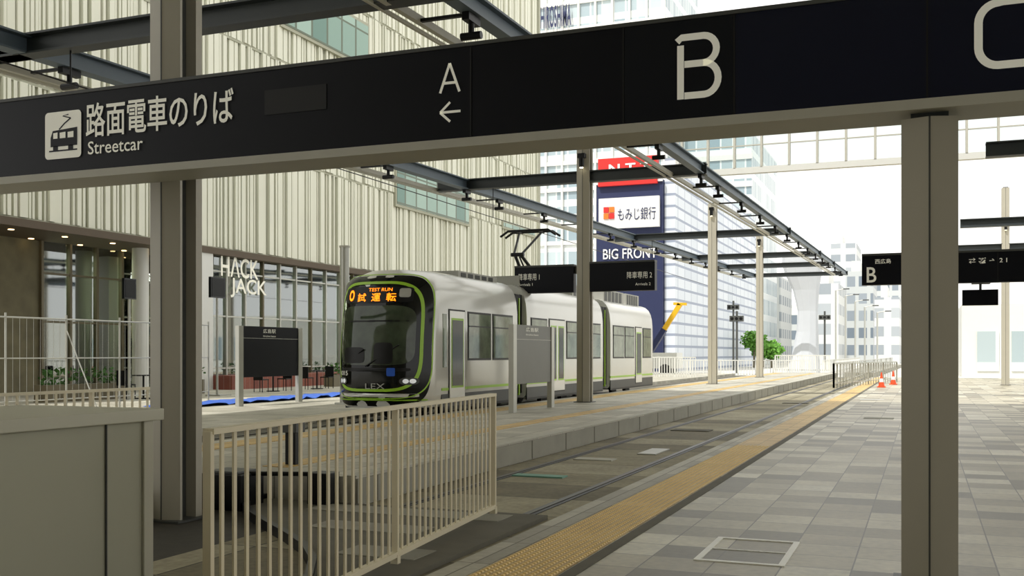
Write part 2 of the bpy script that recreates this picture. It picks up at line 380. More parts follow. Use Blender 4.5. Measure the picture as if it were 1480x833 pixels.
for X in (-5.35,-12.0):
    for y in [8,12,15,18.5,22,26.6,29,33,37,41,44.7,49,53,57,61,65,70,75]:
        z=zr(y)-.14
        sp.box(X-.05,X+.05,y-.18,y+.18,z-.1,z,m_black)
        sp.box(X-.75,X+.05,y-.03,y+.03,z-.0,z+.04,m_black)
        sp.cyl((X,y,z-.26),(X,y,z-.1),.04,m_black); sp.cyl((X-.14,y,z-.26),(X+.14,y,z-.26),.05,m_black)
sp.build('canopy_light_brackets')
YG=38
cg=MB()
xa=pY(985,0,YG)[0]; xb=14
zl=pY(1090,250,YG)[1]; 
cg.box(xa,xb,YG,YG+.25,zl,zl+.22,m_white); cg.box(xa,xb,YG,YG+.25,zl+1.75,zl+1.9,m_white)
cg.box(xa,xb,YG+.1,YG+.12,zl+.2,zl+1.75,m_glassc)
for i in range(24):
    x=xa+i*(xb-xa)/23; cg.box(x-.04,x+.04,YG,YG+.2,zl+.2,zl+1.8,m_light)
cg.box(xa,xb,YG+.02,YG+.08,zl+1.0,zl+1.04,m_light)
cg.beam((xa-.1,YG+.1,zl-.1),(xa-.3,YG,zl+2.6),.12,.3,m_white)
cg.build('clerestory_window')
b=MB(); b.box(-19,34,-22,27,14,14.6,m_roof)  # unseen roof slab, placed out of frame to shade the foreground
for y in range(-20,27,6): b.box(-19,34,y,y+.3,13.6,14,m_light)
b.build('unseen_shade_roof')
b=MB(); b.box(-34,34,-22.5,-22,-.06,14.6,m_wall)  # unseen wall added behind the camera to cut ambient light
for i in range(16): b.box(-30+i*4,-29.8+i*4,-22,-21.9,-.06,14,m_steel2)
b.build('unseen_back_wall')
# ------------------------------------------------------------ signs
def smallsign(u0,v0,u1,v1,Y,extend=None):
    b=MB(); X0,z1=pY(u0,v0,Y); X1=pY(u1,v0,Y)[0] if extend is None else extend
    z0=pY(u0,v1,Y)[1]
    b.box(X0,X1,Y-.12,Y+.12,z0,z1,m_sign); b.box(X0,X1,Y-.14,Y+.14,z1,z1+.05,m_steel2); 
    return b,X0,X1,z0,z1
b,X0,X1,z0,z1=smallsign(1246,371,0,413,Y1,6.3)
for X in (X0+1.02,X0+3.0): b.box(X-.01,X+.01,Y1-.125,Y1,z0,z1,m_seam)
b.cyl((X0+1.2,Y1,z1),(X0+1.2,Y1,zr(Y1)),.04,m_steel2)
xq=pY(1392,0,Y1)[0]; b.box(xq,pY(1445,0,Y1)[0],Y1+.5,Y1+.7,pY(1420,440,Y1)[1],pY(1420,417,Y1)[1],m_sign); b.cyl((xq+.4,Y1+.6,z0),(xq+.4,Y1+.6,pY(1420,417,Y1)[1]),.03,m_steel2)
b.box(xq+.2,xq+.6,Y1,Y1+.6,z0,z0+.05,m_steel2)
s2=b.build('platform_direction_sign')
text('B','lettering_b','Y',Y1,1253,387,1267,409,m_txt,s2,.13,.01)
text('⇄ ✈ →  2 1','lettering_info','Y',Y1,1400,373,1455,382,m_txt,s2,.13,.01)
text('西広島','lettering_info2','Y',Y1,1265,375,1288,382,m_txt,s2,.13,.01)
b,X0,X1,z0,z1=smallsign(746,388,831,425,Y1)
b.box(X1,CX-.18,Y1-.05,Y1+.05,z1-.2,z1,m_steel2)
s3=b.build('platform_departure_sign')
text('降車専用 1','lettering','Y',Y1,752,396,782,406,m_txt,s3,.125,.0)
text('Arrivals 1','lettering_sub','Y',Y1,752,410,772,414,m_txt,s3,.125,.0)
b,X0,X1,z0,z1=smallsign(853,382,948,422,Y1)
b.box(CX+.1,X0+.1,Y1-.05,Y1+.05,z1-.2,z1,m_steel2)
s3=b.build('platform_departure_sign')
text('降車専用 2','lettering','Y',Y1,908,393,944,403,m_txt,s3,.125,.0)
text('Arrivals 2','lettering_sub','Y',Y1,920,409,942,413,m_txt,s3,.125,.0)
def board(X,u0,u1,vtop,vbot,zbase,mm,name,t1,t2):
    b=MB(); Ya=pX(u0,vtop,X)[0];Yb=pX(u1,vtop,X)[0]; zt_=pX(u0,vtop,X)[1]; z0=pX(u0,vbot,X)[1]
    for y in (Ya,Yb): b.box(X-.06,X+.06,y-.1,y+.1,zbase,zt_,m_pipe)
    b.box(X-.04,X+.04,Ya+.1,Yb-.1,z0,zt_,mm)
    b.box(X+.04,X+.05,Ya+.1,Yb-.1,zt_-.33,zt_-.325,m_txt)
    o=b.build(name,bevel=.008); um_=(u0+u1)/2
    text(t1,'lettering','X',X+.04,um_-9,vtop+5,um_+9,vtop+11,m_txt,o,.012)
    text(t2,'lettering_sub','X',X+.04,um_-9,vtop+14,um_+9,vtop+16.5,m_txt,o,.012)
board(-17,346,432,471,546,.2,m_sign,'platform_information_board','広島駅','Hiroshima Station')
board(-8.45,741,796,469,556,IZ,mat('board_grey_panel',(98,98,90),.4),'platform_information_board','広島駅','Hiroshima Station')
# ------------------------------------------------------------ streetcar
TC=-11.18; HW=1.23; YF=19.7
tram=bpy.data.objects.new('streetcar',None); bpy.context.scene.collection.objects.link(tram)
def Fy(x,z):
    return YF+.8*(abs(x)/HW)**3.0+.34*max(0,(z-1.2)/2.2)**2.2+ (.10*max(0,(.9-z)/.5)**2)
ZS=3.2
levels=[(.42,1.12),(.5,1.19),(.7,1.22),(1.0,1.23),(1.6,1.23),(2.2,1.23),(2.65,1.225),(2.95,1.20),(3.15,1.15),(3.3,1.07),(3.42,.94),(3.48,.78)]
def shell(y0,y1,nose,name,m):
    b=MB(); n=28; ring=[]
    for z,w in levels:
        r=[]
        for i in range(n+1):
            x=-w+2*w*i/n
            yy_=(Fy(x*HW/w if w<HW else x,z)+ (max(0,z-ZS)*1.2)) if nose else y0
            r.append((TC+x,yy_,z))
        r.append((TC+w,y1,z)); r.append((TC-w,y1,z)); ring.append(r)
    k=n+3; vs=[p_ for r in ring for p_ in r]; fs=[]
    for a in range(len(ring)-1):
        for i in range(k): fs.append((a*k+i,a*k+(i+1)%k,(a+1)*k+(i+1)%k,(a+1)*k+i))
    b.add(vs,fs,m,True); b.add(ring[-1],[tuple(range(k))],m_tramg); b.add(ring[0],[tuple(range(k))[::-1]],m_black)
    o=b.build(name,tram)
    e=o.modifiers.new('es','EDGE_SPLIT'); e.split_angle=math.radians(35)
    return o
mods=[(19.7,25.3),(26.0,33.1),(34.0,39.9)]
shell(*mods[0],True,'body_front',m_tram); shell(*mods[1],False,'body_middle',m_tram); shell(*mods[2],False,'body_rear',m_tram)
fp=MB()
def fpatch(cx,z0,z1,hw,ex,off,m,inner=0,rings=10,segs=72,zsk=0):
    cz=(z0+z1)/2;hh=(z1-z0)/2; vs=[];fs=[]
    for r in range(rings+1):
        t=inner+(1-inner)*r/rings
        for q in range(segs):
            a=2*math.pi*q/segs; ca,sa=math.cos(a),math.sin(a)
            x=cx+hw*t*math.copysign(abs(ca)**(2/ex),ca); z=cz+hh*t*math.copysign(abs(sa)**(2/ex),sa)
            vs.append((TC+x,Fy(x,z)+max(0,z-ZS)*1.2-off,z))
    for r in range(rings):
        for q in range(segs):
            fs.append((r*segs+q,(r+1)*segs+q,(r+1)*segs+(q+1)%segs,r*segs+(q+1)%segs))
    fp.add(vs,fs,m,True)
fpatch(0,.46,3.34,1.15,6,.012,m_tglass)
fpatch(0,.78,3.20,1.04,4.6,.02,m_green,inner=.95,rings=2)
fpatch(0,.62,3.38,1.175,5.5,.016,m_green,inner=.985,rings=2)
m_ws=mat('windshield_glass',(60,70,54),.05,spec=.45,var=.95,scale=3.2)  # mottled interior brightness painted into the glass colour
fpatch(0,1.36,2.66,.92,6,.024,m_ws)
fpatch(0,2.72,3.08,.84,8,.026,m_black)
fpatch(0,1.22,1.30,.85,6,.024,m_black)
for x in (-.82,.82):
    fpatch(x,.93,1.09,.17,2.6,.03,m_steel2); fpatch(x-.05,.96,1.06,.055,2,.036,m_hl,rings=3,segs=20); fpatch(x+.07,.96,1.06,.055,2,.036,m_hl,rings=3,segs=20)
fpatch(.48,1.12,1.3,.09,8,.032,m_bluesign,rings=3,segs=24)
fpatch(0,.66,.74,.98,8,.022,m_tram,rings=4); fpatch(0,.58,.615,1.1,8,.03,m_green,rings=4)
for (x,z0,z1,hw,mm) in ((-.45,1.4,1.75,.3,m_black),(.3,1.38,1.85,.22,m_black),(.68,2.84,3.04,.11,m_tramg),(0,2.3,2.34,.8,m_black)):
    fpatch(x,z0,z1,hw,5,.029,mm,rings=4,segs=32)
fp.cyl((TC-.1,Fy(-.1,1.33)-.06,1.33),(TC+.65,Fy(.65,1.8)-.06,1.8),.015,m_black,6)
fp.cyl((TC-.8,Fy(-.8,1.33)-.06,1.33),(TC-.15,Fy(-.15,1.7)-.06,1.7),.015,m_black,6)
fp.build('front_mask',tram)
def ftext(sx,name,x0,x1,z0,z1,m,off=.036,bold=0):
    o=text(sx,name,'Y',20,500,400,520,420,m,tram,0,bold)
    if not o: return
    me=o.data; xs=[v.co.x for v in me.vertices]; zs=[v.co.z for v in me.vertices]
    a,b_,d,e=min(xs),max(xs),min(zs),max(zs)
    for v in me.vertices:
        x=x0+(v.co.x-a)/(b_-a)*(x1-x0); z=z0+(v.co.z-d)/(e-d)*(z1-z0); v.co=(TC+x,Fy(x,z)-off,z)
ftext('試  運  転','led_destination',-.42,.52,2.75,2.94,m_led,.036,.01)
ftext('TEST RUN','led_test_run',-.15,.42,2.975,3.05,m_led)
ftext('O','led_route',-.7,-.53,2.77,3.02,m_led,.036,.03)
ftext('1015','fleet_number',-.92,-.62,1.13,1.23,m_txt,.03)
ftext('LEX','nose_lettering',-.12,.35,.84,.96,m_tramg,.03)
sd=MB(); XS=TC+HW
def sidebox(y0,y1,z0,z1,m,off=.012,both=True):
    sd.box(XS-.03,XS+off,y0,y1,z0,z1,m)
    if both: sd.box(TC-HW-off,TC-HW+.03,y0,y1,z0,z1,m)
m_swin=mat('side_window_glass',(112,124,106),.05,spec=.8,var=.9,scale=2.6)
def win(y0,y1,z0=1.45,z1=2.6):
    sidebox(y0,y1,z0,z1,m_black,.010); sidebox(y0+.05,y1-.05,z0+.05,z1-.05,m_swin,.018); sidebox(y0+.05,y1-.05,z1-.36,z1-.33,m_black,.022)
def door(y0,y1):
    sidebox(y0,y1,.5,2.62,m_black,.008); sidebox(y0+.04,y1-.04,.54,2.58,m_tram,.02)
    n=2 if y1-y0>1 else 1; w_=(y1-y0-.08)/n
    for i in range(n):
        a=y0+.04+i*w_; sidebox(a+.08,a+w_-.08,.83,2.42,m_green,.024); sidebox(a+.12,a+w_-.12,.88,2.37,m_tglass,.028)
sidebox(20.75,20.95,1.3,2.5,m_swin,.01)
door(21.05,21.95); win(22.1,23.5); win(23.6,24.95)
win(26.3,27.6); door(27.75,29.15); win(29.3,30.7); win(30.8,32.8)
win(34.3,35.7); win(35.8,37.1); door(37.25,38.2); win(38.35,39.6)
for y0,y1 in ((20.7,25.3),(26,33.1),(34,39.9)):
    sidebox(y0,y1,.78,.84,m_green,.006); sidebox(y0,y1,.42,.70,m_steel2,.004); sidebox(y0,y1,.36,.46,m_black,.0)
for y0,y1 in ((25.3,26.0),(33.1,34.0)):
    k=7
    for i in range(k):
        a=y0+(y1-y0)*i/k; sd.box(TC-1.1,TC+1.1,a,a+(y1-y0)/k*.55,.55,3.2,m_black); sd.box(TC-1.02,TC+1.02,a,a+(y1-y0)/k,.6,3.12,m_steel2)
    sd.box(TC+.9,TC+1.12,y1-.3,y1-.24,.5,3.1,m_green)
sd.build('side_details',tram)
rf=MB()
for y0,y1,h in ((22.4,24.8,.14),(26.4,28.4,.3),(31.0,32.9,.34),(34.4,37.0,.4),(37.3,39.2,.4)):
    rf.box(TC-.85,TC+.85,y0,y1,3.4,3.46+h,m_tramg)
    for i in range(5): rf.box(TC+.85,TC+.86,y0+.15+i*(y1-y0-.3)/5,y0+.15+(i+.7)*(y1-y0-.3)/5,3.46,3.46+h-.04,m_steel2)
rf.build('roof_equipment',tram,bevel=.04)
pg=MB(); yp=29.6
for x in (-.55,.55):
    pg.cyl((TC+x,yp-.6,3.45),(TC+x,yp-.6,3.6),.05,m_black); pg.cyl((TC+x,yp+.6,3.45),(TC+x,yp+.6,3.6),.05,m_black)
pg.box(TC-.6,TC+.6,yp-.65,yp-.58,3.58,3.66,m_rail); pg.box(TC-.6,TC+.6,yp+.58,yp+.65,3.58,3.66,m_rail)
pg.box(TC-.6,TC-.53,yp-.6,yp+.6,3.58,3.66,m_rail);pg.box(TC+.53,TC+.6,yp-.6,yp+.6,3.58,3.66,m_rail)
for x in (-.3,.3): pg.cyl((TC+x,yp+.5,3.65),(TC+x*.3,yp-1.15,4.55),.05,m_black)
pg.cyl((TC-.2,yp-1.15,4.55),(TC+.2,yp-1.15,4.55),.06,m_black)
for x in (-.12,.12): pg.cyl((TC+x,yp-1.15,4.55),(TC+x*3,yp-.1,5.3),.035,m_black)
pg.cyl((TC+.2,yp-.5,3.65),(TC,yp-1.0,4.5),.025,m_black)
for dy in (-.3,.1):
    pg.cyl((TC-.65,yp+dy,5.36),(TC+.65,yp+dy,5.36),.04,m_black)
    for sgn in (-1,1): pg.cyl((TC+sgn*.65,yp+dy,5.36),(TC+sgn*.9,yp+dy,5.2),.035,m_black)
for x in (-.35,.35): pg.cyl((TC+x,yp-.35,5.33),(TC+x,yp+.15,5.33),.03,m_black)
pg.build('pantograph',tram)
wh=MB()
for y in (21.9,23.7,28.6,30.4,36.0,37.8):
    for x in (-.72,.72): wh.cyl((TC+x-.06,y,.375),(TC+x+.06,y,.375),.30,m_rail,20)
    wh.cyl((TC-.72,y,.375),(TC+.72,y,.375),.06,m_black)
wh.build('wheels',tram)
b=MB(); 
b.cyl((TC,-2,5.42),(TC,66,5.42),.012,m_black,6)
for y in (11.2,Y1,Y2,Y3): b.cyl((TC,y,5.42),(TC,y,zr(y)-.15),.012,m_black,6)
b.build('overhead_contact_wire')
# ------------------------------------------------------------ fences
def fence(p0,p1,zb_,zt_,n,name,post=2,m=m_fence):
    b=MB(); p0=Vector((*p0,0));p1=Vector((*p1,0)); d=(p1-p0).normalized()
    b.beam(p0+Vector((0,0,zt_)),p1+Vector((0,0,zt_)),.065,.03,m)
    b.beam(p0+Vector((0,0,zb_+.1)),p1+Vector((0,0,zb_+.1)),.05,.04,m)
    for i in range(n+1):
        q=p0.lerp(p1,i/n); pp=i%post==0
        b.beam(q+Vector((0,0,zb_+.1)),q+Vector((0,0,zt_)),.05 if pp else .013,.03 if pp else .026,m)
        if pp: b.beam(q+Vector((0,0,zb_)),q+Vector((0,0,zb_+.1)),.06,.05,m)
    return b.build(name)
fence((-3.42,4.35),(-3.93,9.35),0,1.2,40,'vertical_bar_fence',20)
fence((-8.4,3.5),(-8.4,10.45),IZ,1.2,56,'vertical_bar_fence',14)
b=MB(); 
b.box(-5.4,-4.34,1.5,4.98,-.01,1.2,m_cab); b.box(-5.46,-4.29,1.4,5.04,1.2,1.27,m_cabl)
b.box(-4.34,-4.325,4.6,4.61,0,1.2,m_steel2); b.box(-4.34,-4.325,3.0,3.01,0,1.2,m_steel2)
b.box(-4.34,-4.32,4.9,4.98,0,1.2,m_cabl)
b.build('utility_cabinet',bevel=.008)
b=MB(); XT=-19.5
ys=[14+i*1.8 for i in range(7)]
for i,y in enumerate(ys):
    b.cyl((XT,y,.2),(XT,y,2.55),.025,m_pipe)
    if i<len(ys)-1:
        b.cyl((XT,y,2.45),(XT,y+1.8,2.45),.02,m_pipe);b.cyl((XT,y,1.5),(XT,y+1.8,1.5),.015,m_pipe);b.cyl((XT,y,.5),(XT,y+1.8,.5),.015,m_pipe)
        for k in range(1,9): b.cyl((XT,y+k*.2,.5),(XT,y+k*.2,2.45),.004,m_pipe,4)
        if i%2: b.cyl((XT,y,.3),(XT+1.0,y,.22),.02,m_pipe); b.cyl((XT,y,2.2),(XT+1.0,y,.22),.015,m_pipe)
b.build('temporary_barrier_fence')
b=MB(); nx,ny=6,50; vs=[];fs=[]
for j in range(ny+1):
    for i in range(nx+1): vs.append((-19.0+i*.22+random.uniform(-.05,.05),21.5+j*.24,.21+random.random()*.09))
for j in range(ny):
    for i in range(nx): a=j*(nx+1)+i; fs.append((a,a+1,a+nx+2,a+nx+1))
b.add(vs,fs,m_blue); b.build('blue_tarpaulin')
# ------------------------------------------------------------ left building
XB=-26.0; ZB=5.8; YB0,YB1=14,pX(778,200,-26.0)[0]
b=MB()
b.box(XB-14,XB-.2,YB0,YB1,ZB,36,m_louvd)  # core behind the louvres, gap shade put into its darker colour
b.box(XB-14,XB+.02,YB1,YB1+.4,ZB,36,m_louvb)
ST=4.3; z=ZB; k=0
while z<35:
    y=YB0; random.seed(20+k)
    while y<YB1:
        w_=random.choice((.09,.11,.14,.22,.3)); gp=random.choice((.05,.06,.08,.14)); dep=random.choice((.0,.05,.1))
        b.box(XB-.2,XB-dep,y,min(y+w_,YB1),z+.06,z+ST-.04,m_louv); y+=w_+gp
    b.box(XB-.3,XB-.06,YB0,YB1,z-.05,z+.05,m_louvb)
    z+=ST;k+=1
def bwin(u0,v0,u1,v1):
    Ya=pX(u0,v0,XB)[0];Yb=pX(u1,v0,XB)[0]; zt_=pX(u0,v0,XB)[1]; z0=pX(u0,v1,XB)[1]
    b.box(XB-.1,XB+.08,Ya,Yb,z0,zt_,m_louvb); b.box(XB,XB+.1,Ya+.15,Yb-.15,z0+.15,zt_-.15,m_teal)
bwin(570,232,677,298); bwin(404,-40,532,38); bwin(725,318,772,330)
b.box(XB-10,XB+.05,YB0,YB1,ZB-.25,ZB,m_soff)
bld=b.build('wall_left')
b=MB()
ya=pX(308,0,XB)[0]
b.box(XB-.6,XB,pX(290,0,XB)[0],ya,.2,ZB-.25,m_white)
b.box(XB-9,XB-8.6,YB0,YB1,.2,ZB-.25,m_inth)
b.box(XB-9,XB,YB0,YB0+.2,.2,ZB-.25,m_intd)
random.seed(4)
XG=XB-2.6
yl0=pX(58,0,XG)[0]; yl1=pX(300,0,XG)[0]
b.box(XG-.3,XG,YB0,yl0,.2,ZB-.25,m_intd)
b.box(XG,XG+.03,yl0,yl1,.2,ZB-.25,m_glass)
nn=7
for i in range(nn+1):
    y=yl0+(yl1-yl0)*i/nn; b.box(XG-.05,XG+.12,y-.05,y+.05,.2,ZB-.25,m_mull)
for zz in (2.7,4.4): b.box(XG-.04,XG+.1,yl0,yl1,zz,zz+.07,m_mull)
b.cyl((XB-1.2,pX(203,0,XB-1.2)[0],.2),(XB-1.2,pX(203,0,XB-1.2)[0],ZB-.25),.3,m_white,16)
b.box(XB-.4,XB-.37,ya,YB1,.2,ZB-.25,m_glass)
y=ya; i=0
while y<YB1:
    b.box(XB-.45,XB-.28,y-.04,y+.04,.2,ZB-.25,m_pipe if i%3 else m_mull); y+=1.25;i+=1
for zz in (1.0,3.1,4.9): b.box(XB-.43,XB-.3,ya,YB1,zz,zz+.06,m_pipe)
b.box(XB-.2,XB+.9,ya,YB1,.2,.75,m_brick)
b.build('shopfront_windows')
b=MB()
for i in range(360):  # random boxes added to stand in for bright mottled reflections
    y=random.uniform(YB0+4,YB1-4); x=XB-random.uniform(3.2,8); h=random.uniform(.3,2.2); w_=random.uniform(.15,.9); z0=.2 if h>1.6 else random.uniform(.2,3.4)
    b.box(x,x+.3,y,y+w_,z0,z0+h,random.choice((m_intl,m_intl,m_intl,m_intd,m_mull,m_brick,m_teal,m_white,m_white,m_mull)))
b.build('shop_bright_boxes')
b=MB()
for i in range(9):
    for j in range(3):
        X=XB-.8-j*1.5; Y=YB0+6+i*2.2; b.cyl((X,Y,ZB-.27),(X,Y,ZB-.25),.09,m_warm,10)
for i in range(16):
    b.box(XB-3.4,XB-3.2,ya+1+i*2.2,ya+1.8+i*2.2,4.3,4.36,m_warm)
b.build('ceiling_downlights')
for (yy_,L_) in ((28,18),(48,20)):
    al=bpy.data.lights.new('shop_fill_light','AREA'); al.shape='RECTANGLE'; al.size=4; al.size_y=L_; al.energy=3200; al.color=(1,.96,.84)  # added area lamps that brighten the shop behind the glass
    ao=bpy.data.objects.new('shop_fill_light',al); ao.location=(XB-5.6,yy_,5.4); bpy.context.scene.collection.objects.link(ao)
m_shop=mat('shop_lettering_white',(225,222,205),.5,emit=.3)
text('H\u039BCK','shop_lettering_hack','X',XB-.2,318,372,372,402,m_shop,bld,.05,.01)
text('JACK','shop_lettering_jack','X',XB-.2,332,404,384,432,m_shop,bld,.05,.01)
for (u0,v0,u1,v1,X) in ((180,402,197,432,-22),(305,400,326,430,-22)):
    b=MB(); Ya,za_=pX(u0,v0,X); Yb_=pX(u1,v0,X)[0]; zb_=pX(u0,v1,X)[1]
    b.box(X-.1,X,Ya,Yb_,zb_,za_,m_screen); b.box(X,X+.01,Ya+.04,Yb_-.04,zb_+.04,za_-.04,m_black); b.cyl((X-.05,(Ya+Yb_)/2,.2),(X-.05,(Ya+Yb_)/2,zb_),.04,m_pipe); b.box(X-.3,X+.3,(Ya+Yb_)/2-.3,(Ya+Yb_)/2+.3,.2,.24,m_pipe)
    b.build('outdoor_monitor')
def planter(X,Y,L):
    b=MB(); b.box(X-.25,X+.25,Y,Y+L,.2,.7,m_mull)
    for i in range(int(L*60)):
        x=X+random.uniform(-.3,.3); y=Y+random.uniform(0,L); z=.7+random.random()*.5; r=random.uniform(.05,.1)
        d1=Vector((random.uniform(-1,1),random.uniform(-1,1),random.uniform(-.5,1))).normalized()*r; d2=d1.orthogonal().normalized()*r*.7
        p_=Vector((x,y,z)); b.quad([p_-d1,p_-d2,p_+d1,p_+d2],m_leaf)
    b.build('planter_hedge')
planter(-23.6,22.5,3.2); planter(-23.6,38,3); planter(-23.6,43.5,3.2); planter(-24,28,2)
def cafe(X,Y):
    b=MB(); b.cyl((X,Y,.2),(X,Y,.92),.03,m_black); b.cyl((X,Y,.2),(X,Y,.23),.25,m_black,16); b.cyl((X,Y,.92),(X,Y,.95),.35,m_black,16); b.build('cafe_table')
    for sg_ in (-1,1):
        b=MB(); yq=Y+sg_*.75; b.box(X-.2,X+.2,yq-.2,yq+.2,.64,.68,m_black); b.box(X-.2,X+.2,yq+sg_*.17,yq+sg_*.2,.68,1.1,m_black)
        for a in (-.18,.18):
            for q in (-.18,.18): b.cyl((X+a,yq+q,.2),(X+a,yq+q,.64),.015,m_black,6)
        b.build('cafe_chair')
for y in (25.6,32.5,35.5,41.5): cafe(-22.6,y)
b=MB(); Y_,z_=pX(498,358,-15.0); b.cyl((-15,Y_,.2),(-15,Y_,z_),.13,m_pipe,16); b.box(-15.2,-14.8,Y_-.2,Y_+.2,.2,.25,m_pipe); b.cyl((-15,Y_,z_),(-15,Y_,z_+.05),.15,m_light,16); b.build('catenary_pole')
# ------------------------------------------------------------ background buildings
YBF=95
xa=pY(862,0,YBF)[0]; xb=pY(958,0,YBF)[0]; zt2=pY(910,262,YBF)[1]
b=MB(); b.box(xa,xb,YBF,YBF+50,-.06,zt2,m_navy)
z0=pY(910,330,YBF)[1];z1=pY(910,286,YBF)[1]
b.box(pY(867,0,YBF)[0],pY(954,0,YBF)[0],YBF-.4,YBF,z0,z1,m_bill)
z0=pY(910,268,YBF)[1];z1=pY(910,228,YBF)[1]
b.box(pY(866,0,YBF)[0],pY(951,0,YBF)[0],YBF-.4,YBF+.4,z0,z1,m_red)
b.box(xa,xb,YBF-.2,YBF,zt2-.2,zt2+.2,m_bill)
bf=b.build('department_store_building')
text('もみじ銀行','billboard_lettering','Y',YBF-.4,893,300,948,318,m_navy,bf,.05,.0)
text('BIG FRONT','facade_lettering','Y',YBF,872,359,950,374,m_bill,bf,.1,.01)
text('ひろしま','facade_lettering_sub','Y',YBF,886,377,925,383,m_bill,bf,.1,.0)
text('N T T','red_sign_lettering','Y',YBF-.4,880,236,940,250,m_bill,bf,.05,.02)
b=MB()
x1_=pY(874,0,YBF)[0];x2_=pY(890,0,YBF)[0]; z0=pY(880,318,YBF)[1];z1=pY(880,300,YBF)[1]; xm=(x1_+x2_)/2; zm=(z0+z1)/2
for (a,bb,d,e,mm) in ((x1_,xm,z0,zm,m_orange),(xm,x2_,z0,zm,m_red),(x1_,xm,zm,z1,m_red),(xm,x2_,zm,z1,m_orange)): b.box(a+.03,bb-.03,YBF-.5,YBF-.4,d+.03,e-.03,mm)
b.build('billboard_logo',bf)
b=MB(); x0_=pY(790,0,147)[0]-30; x1_=pY(962,0,147)[0]; b.box(x0_,x1_,147,170,-.06,80,m_tower); 
for i in range(20): b.box(x0_,x1_+.3,146.7,147,4*i+2,4*i+2.6,m_white)
for i in range(12): b.box(x1_-i*2.6-.3,x1_-i*2.6,146.6,147,0,80,m_white)
tw=b.build('office_tower'); text('HIROSHIMA','tower_lettering','Y',146.5,782,8,826,40,m_navy,tw,.2,.02)
b=MB(); x0_=x1_+.5; x1_=pY(1086,0,152)[0]; z_=pY(1030,192,152)[1]; b.box(x0_,x1_,152,180,-.06,z_,m_tower)
for i in range(11): b.box(x0_,x1_+.2,151.8,152,4*i+2,4*i+2.8,m_white)
b.build('office_tower')
b=MB(); X=xb+.05
b.box(X,X+1,YBF+.5,145,-.06,zt2+2,m_whiteb)
pc=b.build('white_podium_building')
b=MB(); x0_=pY(1030,0,146)[0]; x1_=pY(1090,0,146)[0]; b.box(x0_,x1_,146,151,-.06,pY(1060,335,146)[1],m_whiteb)
an=b.build('white_annex_building')
text('ビックカメラ','red_lettering','Y',146,1058,420,1087,445,m_red,an,.1,.05)
random.seed(11)
for (u0,u1,vt,Y,mm) in ((1090,1128,400,200,m_far),(1196,1238,352,260,m_far),(1222,1262,392,215,m_far2),(1264,1300,430,190,m_far),(1240,1302,410,290,m_far2),(1120,1196,455,235,m_far2),(1388,1420,470,230,m_far),(1180,1212,410,170,m_far)):
    b=MB(); x0_=pY(u0,0,Y)[0];x1_=pY(u1,0,Y)[0]; z_=pY((u0+u1)/2,vt,Y)[1]
    b.box(x0_,x1_,Y,Y+18,-.06,z_,mm); b.box(x0_+1,x0_+(x1_-x0_)*.5,Y+2,Y+12,z_,z_+2.2,m_white)
    b.build('distant_building')
b=MB(); x0_=pY(1390,0,80)[0]; b.box(x0_,x0_+30,80,100,-.06,pY(1430,440,80)[1],m_white)
for i in range(8): b.box(x0_+1+i*2.2,x0_+2.4+i*2.2,79.9,80,.4,3.2,m_tower)
b.build('white_station_annex')
b=MB(); YP=84; m_pyl=mat('pylon_white_cladding',(196,200,206),.4,var=.12,scale=.5)
prof=[(535,1138,1186),(515,1144,1184),(480,1151,1183),(450,1153,1182),(420,1146,1184),(395,1134,1188),(380,1130,1190),(366,1131,1189)]
n=10; rings=[]
for v,u0,u1 in prof:
    xa_,z_=pY(u0,v,YP); xb_=pY(u1,v,YP)[0]; cx=(xa_+xb_)/2; r=(xb_-xa_)/2
    rings.append([(cx+r*math.cos(2*math.pi*i/n),YP+r*.7*math.sin(2*math.pi*i/n),z_) for i in range(n)])
lo=[(x,y,-.06) for x,y,_ in rings[0]]; rings=[lo]+rings
vs=[p_ for r in rings for p_ in r]; fs=[]
for a in range(len(rings)-1):
    for i in range(n): fs.append((a*n+i,a*n+(i+1)%n,(a+1)*n+(i+1)%n,(a+1)*n+i))
b.add(vs,fs,m_pyl,False); b.add(rings[-1],[tuple(range(n))],m_pyl)
b.build('white_sculptural_pylon')
b=MB(); YC=78
p0=pY(938,512,YC);p1=pY(983,440,YC)
b.beam((p0[0],YC,p0[1]),((p0[0]+p1[0])/2,YC,(p0[1]+p1[1])/2),.5,.4,m_navy); b.beam(((p0[0]+p1[0])/2-.2,YC,(p0[1]+p1[1])/2-.3),(p1[0],YC,p1[1]),.3,.35,m_yellow)
b.beam((p1[0]-.5,YC,p1[1]+.05),(p1[0]+.5,YC,p1[1]),.3,.2,m_yellow)
b.box(p0[0]-2.2,p0[0]+2.4,YC-1,YC+1,.5,1.7,m_white); b.box(p0[0]-3.4,p0[0]-2.2,YC-1,YC+1,.5,2.4,m_yellow)
for x in (-2.6,1.5):
    b.cyl((p0[0]+x,YC-1.05,.39),(p0[0]+x,YC-.7,.39),.45,m_black,16); b.cyl((p0[0]+x,YC+.7,.39),(p0[0]+x,YC+1.05,.39),.45,m_black,16)
b.build('crane_truck')
def rail(p0,p1,h,n,name,zb_=0,m=m_pipe):
    b=MB(); p0=Vector((*p0,zb_));p1=Vector((*p1,zb_)); u=Vector((0,0,1))
    b.beam(p0+u*h,p1+u*h,.06,.06,m); b.beam(p0+u*.2,p1+u*.2,.04,.04,m)
    for i in range(n+1):
        q=p0.lerp(p1,i/n); b.beam(q,q+u*h,.04 if i%6 else .09,.04,m)
    b.build(name)
rail((-16,62),(-12.8,62),1.2,20,'bridge_railing',.2,m_white); rail((-9.6,73.5),(-6,73.5),1.2,24,'bridge_railing',IZ,m_white)
rail((-20,75.5),(-7.5,75.5),1.2,60,'bridge_railing',-.06,m_white)
